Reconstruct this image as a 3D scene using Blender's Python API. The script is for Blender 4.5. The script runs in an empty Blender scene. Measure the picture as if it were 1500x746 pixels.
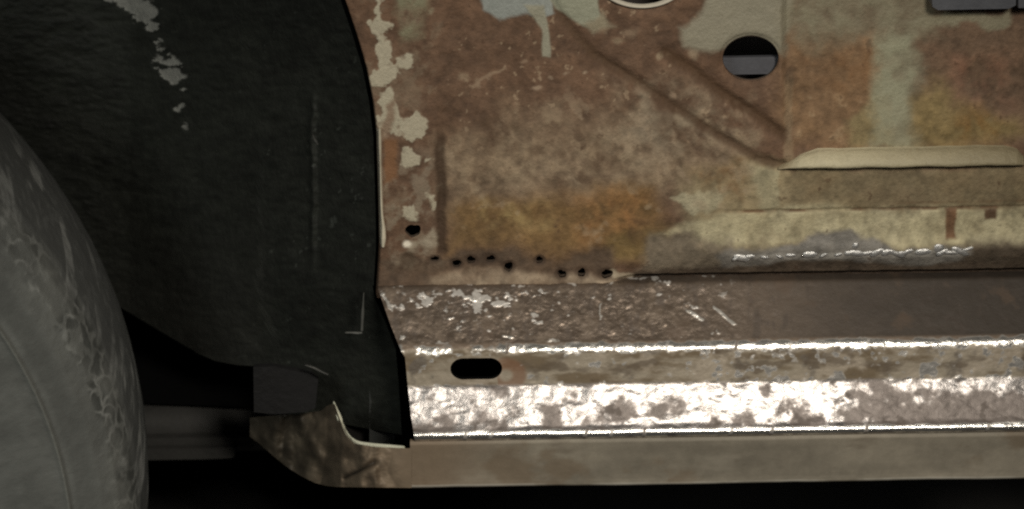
import bpy, math
import numpy as np

# ------------------------------------------------------------------ camera, world, lamps, exposure
S = 0.00037                      # metres per photo pixel at the body side
DIST = 1.1                       # camera to the body side
PITCH = math.radians(25.0)       # camera looks down at the sill
ROLL = math.radians(0.9)
ZT = 0.46                        # height of the picture centre above the garage floor
CF = np.array([0, math.cos(PITCH), -math.sin(PITCH)])
CU0 = np.array([0, math.sin(PITCH), math.cos(PITCH)])
CR0 = np.array([1.0, 0, 0])
CAM = np.array([0, 0, ZT]) - CF * DIST

scene = bpy.context.scene
col = scene.collection
cd = bpy.data.cameras.new('camera')
cam = bpy.data.objects.new('camera', cd)
col.objects.link(cam)
cd.sensor_width = 36.0
cd.lens = 36.0 * DIST / (1500 * S)
cd.clip_start = 0.05
cd.clip_end = 60
cr = math.cos(ROLL) * CR0 - math.sin(ROLL) * CU0
cu = math.sin(ROLL) * CR0 + math.cos(ROLL) * CU0
from mathutils import Matrix, Vector
m = Matrix.Identity(4)
for i in range(3):
    m[i][0], m[i][1], m[i][2], m[i][3] = cr[i], cu[i], -CF[i], CAM[i]
cam.matrix_world = m
cd.dof.use_dof = True
cd.dof.focus_distance = 1.07
cd.dof.aperture_fstop = 11.0
scene.camera = cam

world = bpy.data.worlds.new('World')
scene.world = world
world.use_nodes = True
world.node_tree.nodes['Background'].inputs[0].default_value = (0.85, 1.0, 0.9, 1)
world.node_tree.nodes['Background'].inputs[1].default_value = 0.004


def lamp(name, typ, loc, target, energy, color, **kw):
    d = bpy.data.lights.new(name, typ)
    d.energy = energy
    d.color = color
    for k, v in kw.items():
        setattr(d, k, v)
    o = bpy.data.objects.new(name, d)
    col.objects.link(o)
    o.location = loc
    o.rotation_euler = (Vector(target) - Vector(loc)).to_track_quat('-Z', 'Y').to_euler()
    return o


lamp('work_lamp', 'SPOT', (0.25, -1.06, ZT + 0.71), (0.04, -0.03, ZT - 0.085), 46, (1.0, 0.935, 0.83),
     spot_size=math.radians(41), spot_blend=1.0, shadow_soft_size=0.09)
lamp('fill_lamp', 'AREA', (-1.3, -1.8, ZT + 1.2), (-0.1, 0, ZT), 12.0, (0.97, 1.0, 0.95), shape='DISK', size=0.9)  # added fill that lifts the tyre and wheel housing

scene.view_settings.view_transform = 'Standard'
scene.view_settings.look = 'None'
scene.view_settings.gamma = 1.0
scene.view_settings.exposure = 0.0
scene.view_settings.use_curve_mapping = False
scene.cycles.use_denoising = False   # keep the fine grain of the surfaces
scene.cycles.filter_width = 2.2      # soft phone lens


# ------------------------------------------------------------------ helpers
def at(px, py, y):
    """point of the plane at depth y that stands at photo pixel (px, py)"""
    px, py, y = np.broadcast_arrays(*[np.asarray(v, float) for v in (px, py, y)])
    a = px - 750.0
    b = 373.0 - py
    a2 = a * math.cos(ROLL) + b * math.sin(ROLL)
    b2 = -a * math.sin(ROLL) + b * math.cos(ROLL)
    d = CF * DIST + S * (a2[..., None] * CR0 + b2[..., None] * CU0)
    t = (y - CAM[1]) / d[..., 1]
    return CAM + t[..., None] * d


def pix(P):
    d = P - CAM
    w = d @ CF
    a2 = (d @ CR0) / w * DIST / S
    b2 = (d @ CU0) / w * DIST / S
    a = a2 * math.cos(ROLL) - b2 * math.sin(ROLL)
    b = a2 * math.sin(ROLL) + b2 * math.cos(ROLL)
    return 750 + a, 373 - b


def vnoise(x, y, seed=0):
    x = np.asarray(x, float); y = np.asarray(y, float)
    xi = np.floor(x); yi = np.floor(y)
    fx = x - xi; fy = y - yi
    xi = xi.astype(np.int64); yi = yi.astype(np.int64)
    fx = fx * fx * fx * (fx * (fx * 6 - 15) + 10); fy = fy * fy * fy * (fy * (fy * 6 - 15) + 10)

    def h(i, j):
        n = (i * 374761393 + j * 668265263 + seed * 1442695041) & 0xFFFFFFFF
        n = ((n ^ (n >> 13)) * 1274126177) & 0xFFFFFFFF
        n = ((n ^ (n >> 16)) * 2246822519) & 0xFFFFFFFF
        n = n ^ (n >> 15)
        return (n & 0xFFFFFF) / 16777215.0
    a = h(xi, yi); b = h(xi + 1, yi); c = h(xi, yi + 1); d = h(xi + 1, yi + 1)
    return (a * (1 - fx) + b * fx) * (1 - fy) + (c * (1 - fx) + d * fx) * fy


def fbm(x, y, size, seed=0, octv=5, gain=0.55, ax=1.0, ay=1.0):
    """fractal noise in -1..1; size = largest feature in pixels, ax / ay stretch it"""
    x = np.asarray(x, float) / (size * ax); y = np.asarray(y, float) / (size * ay)
    s = 0; amp = 1; tot = 0
    for k in range(octv):
        c, sn = math.cos(0.6 * k), math.sin(0.6 * k)
        s = s + amp * (vnoise((x * c - y * sn) * 2 ** k + 17.3 * k, (x * sn + y * c) * 2 ** k + 5.1 * k, seed + 31 * k) - 0.5)
        tot += amp
        amp *= gain
    return s / tot * 3.0


def sstep(a, b, v):
    t = np.clip((v - a) / (b - a), 0, 1)
    return t * t * (3 - 2 * t)


def sdpoly(x, y, pts):
    """signed distance to a polygon, positive inside"""
    pts = np.asarray(pts, float)
    d = np.full(np.shape(x), 1e9)
    inside = np.zeros(np.shape(x), bool)
    for (x0, y0), (x1, y1) in zip(pts, np.roll(pts, -1, 0)):
        ex, ey = x1 - x0, y1 - y0
        t = np.clip(((x - x0) * ex + (y - y0) * ey) / (ex * ex + ey * ey + 1e-9), 0, 1)
        d = np.minimum(d, np.hypot(x - x0 - t * ex, y - y0 - t * ey))
        if abs(ey) > 1e-9:
            c = ((y0 > y) != (y1 > y)) & (x < ex * (y - y0) / ey + x0)
            inside ^= c
    return np.where(inside, d, -d)


def sdline(x, y, pts):
    d = np.full(np.shape(x), 1e9)
    for (x0, y0), (x1, y1) in zip(pts[:-1], pts[1:]):
        ex, ey = x1 - x0, y1 - y0
        t = np.clip(((x - x0) * ex + (y - y0) * ey) / (ex * ex + ey * ey + 1e-9), 0, 1)
        d = np.minimum(d, np.hypot(x - x0 - t * ex, y - y0 - t * ey))
    return d


def lin(c):
    c = np.asarray(c, float) / 255.0
    return np.where(c <= 0.04045, c / 12.92, ((c + 0.055) / 1.055) ** 2.4)


def grid_faces(nr, nc, keep=None):
    i = np.arange(nr * nc).reshape(nr, nc)
    f = np.stack([i[1:, :-1], i[1:, 1:], i[:-1, 1:], i[:-1, :-1]], -1)
    if keep is not None:
        f = f[keep]
    return f.reshape(-1, 4)


def mesh_from(name, V, F, mat, parent, attrs=None, smooth=True):
    me = bpy.data.meshes.new(name)
    V = np.asarray(V, np.float32).reshape(-1, 3)
    F = np.asarray(F, np.int32)
    me.vertices.add(len(V)); me.vertices.foreach_set('co', V.ravel())
    me.loops.add(F.size); me.loops.foreach_set('vertex_index', F.ravel())
    me.polygons.add(len(F))
    me.polygons.foreach_set('loop_start', np.arange(0, F.size, 4, dtype=np.int32))
    me.update(calc_edges=True)
    me.polygons.foreach_set('use_smooth', np.full(len(F), smooth))
    for k, a in (attrs or {}).items():
        at_ = me.attributes.new(k, 'FLOAT_COLOR', 'POINT')
        at_.data.foreach_set('color', np.asarray(a, np.float32).ravel())
    me.validate(); me.update()
    me.materials.append(mat)
    o = bpy.data.objects.new(name, me)
    col.objects.link(o)
    if parent is not None:
        o.parent = parent
        o.matrix_parent_inverse = parent.matrix_world.inverted()
    return o


def rgba(rgb, a):
    return np.concatenate([rgb, np.broadcast_to(np.asarray(a, float), rgb.shape[:-1])[..., None]], -1)


def snap(A, B, cell, shapes):
    """pull the grid points next to a hole's edge on to the edge; return them and the mask of what lies inside"""
    A = A.copy(); B = B.copy()
    inside = np.zeros(A.shape, bool)
    for (cx, cy, rx, ry, L) in shapes:      # ellipse, or slot when L > 0 (half length of the straight part)
        dx = A - cx
        qx = dx - np.clip(dx, -L, L)
        qy = B - cy
        r = np.hypot(qx / rx, qy / ry) + 1e-9
        if rx < 12:
            r = r / ragged(cx, cy, np.arctan2(qy, qx))
        near = np.abs(r - 1) * min(rx, ry) < cell * 0.75
        bx = (dx - qx) + qx / r
        A = np.where(near, cx + bx, A)
        B = np.where(near, cy + qy / r, B)
        inside |= (r < 1) & ~near
    return A, B, inside


def face_keep(inside, A, B, shapes):
    fa = (A[1:, 1:] + A[:-1, :-1] + A[1:, :-1] + A[:-1, 1:]) / 4
    fb = (B[1:, 1:] + B[:-1, :-1] + B[1:, :-1] + B[:-1, 1:]) / 4
    keep = np.ones(fa.shape, bool)
    for (cx, cy, rx, ry, L) in shapes:
        dx = fa - cx
        qx = dx - np.clip(dx, -L, L)
        rf = np.hypot(qx / rx, (fb - cy) / ry)
        if rx < 12:
            rf = rf / ragged(cx, cy, np.arctan2(fb - cy, qx))
        keep &= rf >= 1
    keep &= ~(inside[1:, 1:] | inside[:-1, :-1] | inside[1:, :-1] | inside[:-1, 1:])
    return keep


def ragged(cx, cy, ang):
    """uneven rim of a rusted-through hole"""
    return 1 + 0.09 * np.sin(2 * ang + cx) + 0.07 * np.sin(3 * ang + cx * 1.7 + cy) + 0.05 * np.sin(5 * ang + cy)


def hole_outline(cx, cy, rx, ry, L, n=64):
    t = np.linspace(0, 2 * np.pi, n, endpoint=False)
    k = ragged(cx, cy, np.arctan2(np.sin(t) * ry, np.cos(t) * rx)) if rx < 12 else 1.0
    x = np.cos(t) * rx * k
    return cx + x + np.where(x >= 0, L, -L), cy + np.sin(t) * ry * k


# ------------------------------------------------------------------ materials
class N:
    def __init__(self, name):
        self.m = bpy.data.materials.new(name)
        self.m.use_nodes = True
        self.t = self.m.node_tree
        self.b = self.t.nodes['Principled BSDF']
        self.co = self.t.nodes.new('ShaderNodeTexCoord').outputs['Object']

    def n(self, typ, **ins):
        nd = self.t.nodes.new(typ)
        for k, v in ins.items():
            k = k.replace('_', ' ')
            if k.isdigit():
                k = int(k)
            s = nd.inputs[k]
            if hasattr(v, 'links'):
                self.t.links.new(v, s)
            else:
                s.default_value = v
        return nd

    def noise(self, scale, detail=6, rough=0.6, vec=None):
        nd = self.n('ShaderNodeTexNoise', Scale=scale, Detail=detail, Roughness=rough)
        self.t.links.new(vec or self.co, nd.inputs['Vector'])
        return nd.outputs['Fac']

    def stretch(self, s):
        nd = self.n('ShaderNodeMapping')
        nd.inputs['Scale'].default_value = s
        self.t.links.new(self.co, nd.inputs['Vector'])
        return nd.outputs[0]

    def rng(self, v, a, b, c, d):
        nd = self.n('ShaderNodeMapRange')
        for k, x in zip((0, 1, 2, 3, 4), (v, a, b, c, d)):
            if hasattr(x, 'links'):
                self.t.links.new(x, nd.inputs[k])
            else:
                nd.inputs[k].default_value = x
        return nd.outputs[0]

    def math(self, op, a, b):
        nd = self.t.nodes.new('ShaderNodeMath'); nd.operation = op
        for k, x in ((0, a), (1, b)):
            if hasattr(x, 'links'):
                self.t.links.new(x, nd.inputs[k])
            else:
                nd.inputs[k].default_value = x
        return nd.outputs[0]

    def mul(self, colr, fac):
        nd = self.t.nodes.new('ShaderNodeVectorMath'); nd.operation = 'SCALE'
        if hasattr(colr, 'links'):
            self.t.links.new(colr, nd.inputs[0])
        else:
            nd.inputs[0].default_value = colr[:3]
        self.t.links.new(fac, nd.inputs['Scale'])
        return nd.outputs[0]

    def set(self, **k):
        for n_, v in k.items():
            s = self.b.inputs[n_.replace('_', ' ')]
            if hasattr(v, 'links'):
                self.t.links.new(v, s)
            else:
                s.default_value = v

    def bump(self, h, strength, dist):
        nd = self.n('ShaderNodeBump', Strength=strength, Distance=dist)
        self.t.links.new(h, nd.inputs['Height'])
        self.t.links.new(nd.outputs[0], self.b.inputs['Normal'])


def attr_material(name, grain=0.25, bump=0.00025, scale=900, spec=0.35):
    """colour + bare metal share in 'tint', roughness in 'wear' (red); grain and fine relief from noise"""
    k = N(name)
    a = k.n('ShaderNodeAttribute'); a.attribute_name = 'tint'
    w = k.n('ShaderNodeAttribute'); w.attribute_name = 'wear'
    sep = k.n('ShaderNodeSeparateColor'); k.t.links.new(w.outputs['Color'], sep.inputs[0])
    g = k.noise(scale, 4, 0.65)
    g2 = k.noise(scale * 0.22, 5, 0.6)
    f = k.math('ADD', k.math('MULTIPLY', g, grain), k.math('MULTIPLY', g2, grain))
    f = k.math('ADD', f, 1.0 - grain)
    k.set(Base_Color=k.mul(a.outputs['Color'], f), Metallic=a.outputs['Alpha'],
          Roughness=k.math('ADD', sep.outputs[0], k.math('MULTIPLY', k.math('SUBTRACT', g2, 0.5), 0.25)))
    k.set(Specular_IOR_Level=spec)
    k.bump(k.math('ADD', g, k.math('MULTIPLY', g2, 2.0)), 1.0, bump)
    return k.m


def plain(name, c, rough=0.6, metal=0.0, grain=0.4, scale=300, bump=0.0003, spec=0.4):
    k = N(name)
    g = k.noise(scale, 6, 0.65)
    g2 = k.noise(scale * 0.12, 5, 0.6)
    f = k.math('ADD', k.math('MULTIPLY', g, grain), k.math('MULTIPLY', g2, grain))
    k.set(Base_Color=k.mul(tuple(c), k.math('ADD', f, 1.0 - grain)), Roughness=k.rng(g2, 0.3, 0.7, max(0.02, rough - 0.12), min(1, rough + 0.12)), Metallic=metal, Specular_IOR_Level=spec)
    k.bump(g, 1.0, bump)
    return k.m


M_panel = attr_material('rusted_painted_steel', 0.34, 0.00045, 700, 0.3)
M_sill = attr_material('scraped_sill_steel', 0.2, 0.00010, 1100, 0.5)
M_flange = attr_material('dull_flange_steel', 0.2, 0.00008, 900, 0.3)
M_house = attr_material('black_undercoating', 0.45, 0.0005, 520, 0.3)
M_tyre = attr_material('dusty_rubber', 0.2, 0.0002, 900, 0.2)
M_cavity = plain('dark_cavity_paint', (0.005, 0.005, 0.005), 0.9, spec=0.05)
M_weld = plain('weld_metal', (0.55, 0.54, 0.52), 0.40, 0.8, 0.5, 900, 0.0012)
M_rim_paint = plain('beige_primer', (0.52, 0.47, 0.38), 0.55, 0.0, 0.3, 500, 0.0002)
M_brace = plain('grey_steel_brace', (0.10, 0.10, 0.11), 0.55, 0.2, 0.3, 400, 0.0002)
M_hinge = plain('blue_grey_steel', (0.10, 0.102, 0.112), 0.5, 0.2, 0.4, 250, 0.0004)
M_rail = plain('undercoated_rail', (0.038, 0.037, 0.034), 0.75, 0.0, 0.5, 160, 0.0006)
M_lip = plain('pale_lip_highlight', (0.80, 0.79, 0.62), 0.32, 0.15, 0.35, 700, 0.0004)  # pale yellow paint, lightened to stand in for the lip's highlight
M_wheel = plain('wheel_steel', (0.10, 0.10, 0.10), 0.5, 0.6)
M_floor = plain('garage_concrete', (0.055, 0.053, 0.05), 0.85, 0.0, 0.5, 6, 0.002)

# ------------------------------------------------------------------ setting
fl = mesh_from('floor', [(-6, -4, 0), (6, -4, 0), (6, 6, 0), (-6, 6, 0)], [(0, 1, 2, 3)], M_floor, None)
fl['kind'] = 'structure'

car = bpy.data.objects.new('car', None)
col.objects.link(car)
car['label'] = 'rusty car body with bare steel sill and dusty tyre in its wheel housing'
car['category'] = 'car'


def part(name, V, F, mat, parent=car, label=None, attrs=None, smooth=True):
    o = mesh_from(name, V, F, mat, parent, attrs, smooth)
    if label:
        o['label'] = label
    return o


def ring_wall(xs, ys, y0, y1, steps=2):
    """the turned-in edge of a hole, from depth y0 to y1"""
    V = np.concatenate([at(xs, ys, y0)] + [at(xs, ys, y0) + np.array([0, (y1 - y0) * (i + 1) / steps, 0]) for i in range(steps)])
    n = len(xs)
    F = [(r * n + i, r * n + (i + 1) % n, (r + 1) * n + (i + 1) % n, (r + 1) * n + i) for r in range(steps) for i in range(n)]
    return V, np.array(F)


def slab(outline, y0, y1):
    """a flat plate with thickness from a convex-ish photo outline (list of px, py), quads only"""
    top, bot = outline
    n = len(top)
    top = np.array(top, float); bot = np.array(bot, float)
    A = at(top[:, 0], top[:, 1], y0); B = at(bot[:, 0], bot[:, 1], y0)
    off = np.array([0, y1 - y0, 0])
    V = np.concatenate([A, B, A + off, B + off])
    F = []
    for i in range(n - 1):
        F += [(n + i, n + i + 1, i + 1, i), (2 * n + i, 2 * n + i + 1, 3 * n + i + 1, 3 * n + i),
              (i, i + 1, 2 * n + i + 1, 2 * n + i), (3 * n + i, 3 * n + i + 1, n + i + 1, n + i)]
    F += [(0, 2 * n, 3 * n, n), (2 * n - 1, 4 * n - 1, 3 * n - 1, n - 1)]
    return V, np.array(F)


# ------------------------------------------------------------------ rusty side panel
E0 = 0.62      # light that falls on the middle of the panel


def alb(c):
    return lin(c) / E0


PX0, PX1, PY0, PY1 = 500, 1660, -170, 416
CELL = 1.5
left_pts = np.array([(-170, 430), (-80, 468), (0, 502), (50, 519), (100, 534), (150, 544), (200, 550), (300, 553), (360, 554), (440, 549)], float)


def panel_left(py):
    return np.interp(py, left_pts[:, 0], left_pts[:, 1])


rows = np.arange(PY0, PY1 + 12, CELL)
nc = int((PX1 - 550) / CELL)
u = np.linspace(0, 1, nc)
Q = np.repeat(rows[:, None], nc, 1)
L_ = panel_left(rows)[:, None]
Pp = L_ + u[None, :] * (PX1 - L_)
# rows follow the camera roll so that the seam stays level in the place
Q = Q - (Pp - 1050) * math.tan(ROLL) * sstep(250, 410, Q)

rust_holes = [(637, 380, 6, 4), (669, 386, 6.5, 5.5), (690, 380, 7, 5), (719, 379, 6.5, 5), (745, 390, 6.5, 6.5), (790, 380, 5.5, 4.5),
              (823, 400, 6.5, 5), (852, 398, 6, 5.5), (889, 400, 8.5, 5.5)]
holes = [(940, -37, 66, 46, 0), (1100, 86, 41, 33, 0), (605, 338, 10.5, 9.5, 0)] + [(a, b, c, d, 0) for a, b, c, d in rust_holes]
Pp, Q, inside = snap(Pp, Q, CELL, holes)
keep = face_keep(inside, Pp, Q, holes)


def paint_panel(x, y):
    wx = x + 9 * fbm(x, y, 34, 1) + 16 * fbm(x, y, 120, 2, 3)
    wy = y + 9 * fbm(x, y, 34, 3) + 16 * fbm(x, y, 120, 4, 3)
    c = np.ones(x.shape + (3,)) * alb((84, 64, 49))
    rough = np.full(x.shape, 0.78)
    metal = np.zeros(x.shape)
    hgt = np.zeros(x.shape)          # millimetres proud

    def lay(colr, mask, r=None, up=0.0):
        nonlocal c, rough, hgt
        c = c * (1 - mask[..., None]) + alb(colr) * mask[..., None]
        if r is not None:
            rough = rough * (1 - mask) + r * mask
        hgt = hgt + up * mask

    def patch(pts, soft, warp=1.0):
        xx = x + (wx - x) * warp; yy = y + (wy - y) * warp
        return sstep(-soft, soft, sdpoly(xx, yy, pts))

    n1 = fbm(x, y, 60, 11); n2 = fbm(x, y, 22, 12); n3 = fbm(x, y, 90, 13, 4, ax=1.6, ay=0.8); n4 = fbm(x, y, 12, 14, 4)
    diag = fbm(x * 0.83 - y * 0.56, x * 0.56 + y * 0.83, 40, 15, 5, ax=0.55, ay=1.7)
    # broad colour fields
    lay((112, 97, 78), patch([(650, 215), (740, 160), (830, 175), (940, 165), (1000, 200), (1085, 235), (1060, 300), (960, 290), (660, 300)], 45) * (0.75 + 0.25 * np.clip(n2, -1, 1)))
    lay((104, 92, 76), patch([(900, 120), (1010, 130), (1100, 200), (1010, 240), (900, 210)], 40) * np.clip(0.5 + 0.8 * n2, 0, 1))
    lay((100, 78, 49), patch([(662, 300), (770, 288), (960, 270), (980, 330), (945, 372), (860, 365), (662, 362)], 24))
    lay((118, 85, 52), patch([(845, 285), (960, 285), (955, 345), (850, 350)], 22) * np.clip(0.6 + 0.6 * n2, 0, 1))
    lay((118, 100, 66), patch([(715, 292), (800, 300), (800, 325), (715, 325)], 20) * np.clip(0.5 + n2, 0, 1))
    lay((96, 78, 48), patch([(890, 352), (1000, 345), (960, 392), (900, 385)], 12))
    # right hand side
    lay((106, 83, 60), patch([(1150, 52), (1300, 44), (1296, 215), (1150, 215)], 22, 1.1))
    lay((120, 104, 82), sstep(9, 3, np.abs(x - 1155 + 3 * n2)) * sstep(100, 130, y) * 0.5)
    lay((122, 104, 80), sstep(0.25, 0.8, n2 + 0.4 * n4) * 0.5 * sstep(1150, 1180, x) * sstep(230, 200, y) * sstep(60, 110, y))
    lay((94, 71, 49), patch([(1170, 60), (1290, 66), (1285, 130), (1180, 120)], 16) * np.clip(0.6 + n2, 0, 1))
    lay((116, 102, 72), patch([(1235, 165), (1300, 120), (1300, 210), (1240, 210)], 10))
    lay((92, 73, 57), patch([(1345, 30), (1680, 20), (1680, 215), (1345, 215)], 12))
    lay((108, 92, 60), patch([(1325, 150), (1372, 118), (1392, 150), (1480, 170), (1500, 190), (1440, 215), (1325, 215)], 20))
    lay((96, 74, 42), patch([(1400, 168), (1450, 150), (1470, 205), (1400, 210)], 16) * np.clip(0.4 + n2, 0, 1))
    lay((98, 72, 56), patch([(1380, 70), (1470, 76), (1480, 150), (1390, 150)], 22) * np.clip(0.5 + n2, 0, 1))
    # below the ledge
    lay((116, 104, 80), patch([(1010, 262), (1130, 240), (1700, 240), (1700, 420), (1010, 400)], 14))
    lay((92, 80, 60), patch([(1160, 246), (1700, 240), (1700, 305), (1400, 300), (1160, 304)], 9) * np.clip(0.75 + 0.5 * n2, 0, 1))
    lay((140, 132, 106), patch([(968, 352), (1010, 330), (1060, 308), (1700, 300), (1700, 346), (1420, 352), (1250, 348), (1090, 356)], 6, 0.6) * np.clip(0.86 + 0.35 * n2, 0, 1), 0.62, 0.12)
    lay((138, 130, 106), patch([(1000, 305), (1030, 286), (1060, 280), (1050, 300), (1020, 318)], 4), 0.62, 0.1)
    lay((126, 118, 94), patch([(1096, 262), (1140, 250), (1142, 305), (1112, 300)], 5), 0.62, 0.1)
    lay((98, 76, 52), patch([(1010, 262), (1090, 250), (1090, 290), (1040, 278)], 14) * np.clip(0.7 + n2, 0, 1))
    lay((92, 68, 48), patch([(1383, 305), (1400, 303), (1404, 345), (1388, 346)], 3, 0.4))
    lay((72, 54, 38), patch([(1443, 304), (1462, 303), (1461, 319), (1445, 320)], 2.5, 0.25))
    seam = 306 + 0.5 * n4 - (x - 1250) * 0.016
    lay((84, 66, 48), (sstep(3.2, 1.0, np.abs(y - seam)) * sstep(1040, 1090, x) * np.clip(0.7 + n2, 0, 1)))
    lay((90, 74, 54), sstep(2.6, 0.8, np.abs(y - seam + 9)) * sstep(1290, 1340, x) * np.clip(0.6 + n2, 0, 0.8))
    # weld-ground strip and the bare dark strip over the sill
    lay((98, 88, 74), patch([(970, 356), (1080, 350), (1060, 400), (940, 405)], 10))
    lay((96, 92, 86), patch([(1050, 366), (1064, 360), (1160, 356), (1205, 350), (1250, 344), (1330, 349), (1420, 354), (1430, 386), (1054, 390)], 5, 0.7), 0.5)
    lay((68, 59, 49), patch([(1420, 350), (1700, 338), (1700, 430), (1405, 430)], 9, 0.5), 0.6)
    lay((68, 58, 48), patch([(905, 408), (1040, 388), (1120, 384), (1700, 376), (1700, 440), (905, 440)], 5, 0.5), 0.6)
    lay((40, 30, 22), sstep(9, 3, np.abs(y + (x - 1050) * math.tan(ROLL) - 411 + 2 * n4)) * sstep(890, 950, x) * 0.85)  # dark rust tone painted as shade in the groove over the sill
    # strip with the small burnt holes
    lay((70, 57, 45), patch([(552, 372), (640, 368), (905, 368), (905, 404), (830, 392), (640, 396), (552, 400)], 8) * 0.9)
    lay((120, 106, 89), patch([(620, 402), (700, 394), (800, 392), (905, 406), (900, 430), (620, 430)], 6, 0.6) * np.clip(0.8 + 0.4 * n2, 0, 1))
    lay((74, 60, 48), patch([(545, 388), (625, 392), (625, 418), (545, 420)], 7) * 0.9)
    # rust mottling
    n6 = fbm(x, y, 7, 16, 3)
    c *= np.clip(1 + 0.22 * n2 + 0.18 * n4 + 0.14 * n1 + 0.15 * n6, 0.4, 1.8)[..., None]
    cool = np.clip(0.5 + 0.5 * fbm(x, y, 50, 17), 0, 1)[..., None] * 0.10
    c = c * (1 - cool) + c.mean(-1, keepdims=True) * np.array([1.05, 1.0, 0.9]) * cool
    big = fbm(x, y, 42, 18, 4, ax=1.3)
    zone = sstep(640, 690, x) * sstep(1180, 1090, x) * sstep(380, 340, y)
    lay((60, 44, 32), sstep(0.3, 0.95, big + 0.35 * n4) * 0.5 * zone)
    lay((126, 112, 92), sstep(0.4, 0.95, -big + 0.45 * n4) * 0.45 * zone * sstep(110, 190, y))
    lay((58, 42, 30), sstep(0.9, 1.2, n4 + 0.5 * n2) * 0.6)
    upper = sstep(300, 150, y)
    lay((62, 46, 34), sstep(0.45, 0.85, diag + 0.25 * n4) * 0.55 * patch([(650, 60), (1060, 120), (1100, 250), (650, 270)], 60))
    lay((128, 113, 94), sstep(0.55, 0.8, diag * -1 + 0.35 * n4) * 0.5 * patch([(650, 150), (1060, 130), (1100, 290), (650, 290)], 50))
    dots = sstep(0.80, 1.0, fbm(x, y, 9, 21, 3) + 0.35 * fbm(x, y, 70, 22, 2))
    lay((140, 122, 100), dots * 0.45 * upper * sstep(640, 680, x) * sstep(1120, 1050, x))
    # spots picked from the rust
    for (a, b, rx, ry, colr) in [(787, 129, 9, 4, (150, 132, 112)), (806, 112, 4, 3, (130, 114, 96)), (829, 108, 4, 3, (130, 114, 96)), (858, 106, 5, 4, (134, 118, 100)),
                                 (679, 112, 9, 8, (128, 112, 92)), (700, 122, 6, 9, (120, 104, 86)), (631, 18, 4, 5, (120, 112, 92)), (768, 92, 7, 3, (120, 102, 84)),
                                 (940, 132, 14, 6, (120, 102, 84)), (985, 140, 7, 6, (126, 108, 90)), (1024, 168, 7, 5, (130, 114, 94)), (905, 60, 10, 6, (122, 108, 88)),
                                 (925, 48, 16, 8, (118, 102, 84)), (966, 84, 5, 7, (140, 126, 104)), (1015, 78, 8, 9, (134, 120, 100)), (878, 42, 10, 8, (124, 108, 88)),
                                 (712, 178, 9, 9, (66, 52, 38)), (752, 184, 12, 9, (70, 56, 42)), (648, 160, 9, 7, (64, 48, 34)), (942, 55, 10, 8, (78, 60, 46))]:
        r = np.hypot((x - a + 3 * n4) / rx, (y - b + 3 * n2) / ry)
        lay(colr, sstep(1.3, 0.3, r + 0.3 * n4) * 0.55)
    d = sdline(x + 3 * n4, y + 3 * n4, [(690, 126), (720, 110), (740, 98)])
    lay((118, 100, 82), sstep(3.5, 1, d) * 0.8)
    # dark seams of the stamped rib
    d1 = sdline(x + 3 * n2, y + 3 * n2, [(780, -40), (820, 22), (866, 78), (930, 118), (1000, 165), (1060, 202), (1110, 232), (1160, 246)])
    lay((66, 50, 36), sstep(11, 2, d1) * 0.8)
    d2 = sdline(x + 3 * n2, y + 3 * n2, [(975, 78), (1010, 100), (1060, 138), (1105, 166), (1146, 196)])
    lay((64, 47, 32), sstep(13, 2, d2) * 0.85)
    lay((54, 41, 30), sstep(12, 3, np.abs(x - 646 + 3 * n2 - (y - 280) * 0.02)) * sstep(180, 215, y) * sstep(380, 366, y) * 0.9)
    lay((112, 104, 90), sstep(0.1, 0.8, n2 + 0.5 * n4 + 0.2) * 0.5 * sstep(640, 628, x) * sstep(556, 566, x) * sstep(200, 250, y) * sstep(400, 372, y))
    lay((108, 98, 82), sstep(0.2, 0.9, n1 + 0.6 * n4) * 0.35 * sstep(655, 640, x))
    # old paint that still holds
    pr = 0.55
    lay((114, 117, 112), patch([(690, -80), (778, -80), (820, 20), (800, 28), (776, 20), (735, 26), (712, 14)], 3, 0.45), pr, 0.22)
    lay((120, 117, 102), patch([(772, 8), (800, 8), (806, 38), (812, 68), (808, 80), (796, 80), (796, 44)], 2.5, 0.35), pr, 0.22)
    lay((118, 118, 102), patch([(812, -80), (868, -80), (884, 34), (872, 42), (846, 30), (824, 14), (800, -10)], 3, 0.45), pr, 0.22)
    lay((116, 108, 90), patch([(858, 30), (888, 22), (896, 40), (870, 48)], 5, 0.6), pr, 0.15)
    lay((114, 109, 94), patch([(1040, -100), (1176, -100), (1164, 40), (1150, 78), (1066, 66), (1032, 78), (998, 70), (988, 50), (1020, 30)], 7, 0.7), pr, 0.2)
    lay((108, 102, 84), patch([(1160, -100), (1365, -100), (1365, 40), (1320, 60), (1290, 46), (1200, 54), (1155, 40)], 20, 1.3) * np.clip(0.85 + 0.4 * n2, 0, 1), 0.6)
    lay((108, 102, 84), patch([(1470, 10), (1340, 20), (1345, 33), (1470, 32)], 5), 0.6)
    lay((122, 120, 100), patch([(1283, 50), (1345, 46), (1352, 110), (1334, 150), (1326, 215), (1268, 215), (1272, 150), (1287, 105)], 14, 1.1) * np.clip(0.85 + 0.3 * n2, 0, 1), 0.6, 0.08)
    # paint flakes along the wheel-side edge
    lay((104, 100, 80), patch([(588, -60), (648, -60), (630, 30), (612, 75), (590, 70), (584, 20)], 9) * np.clip(0.55 + 0.9 * n2, 0, 1), 0.6)
    fk = (142, 135, 117)
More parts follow.
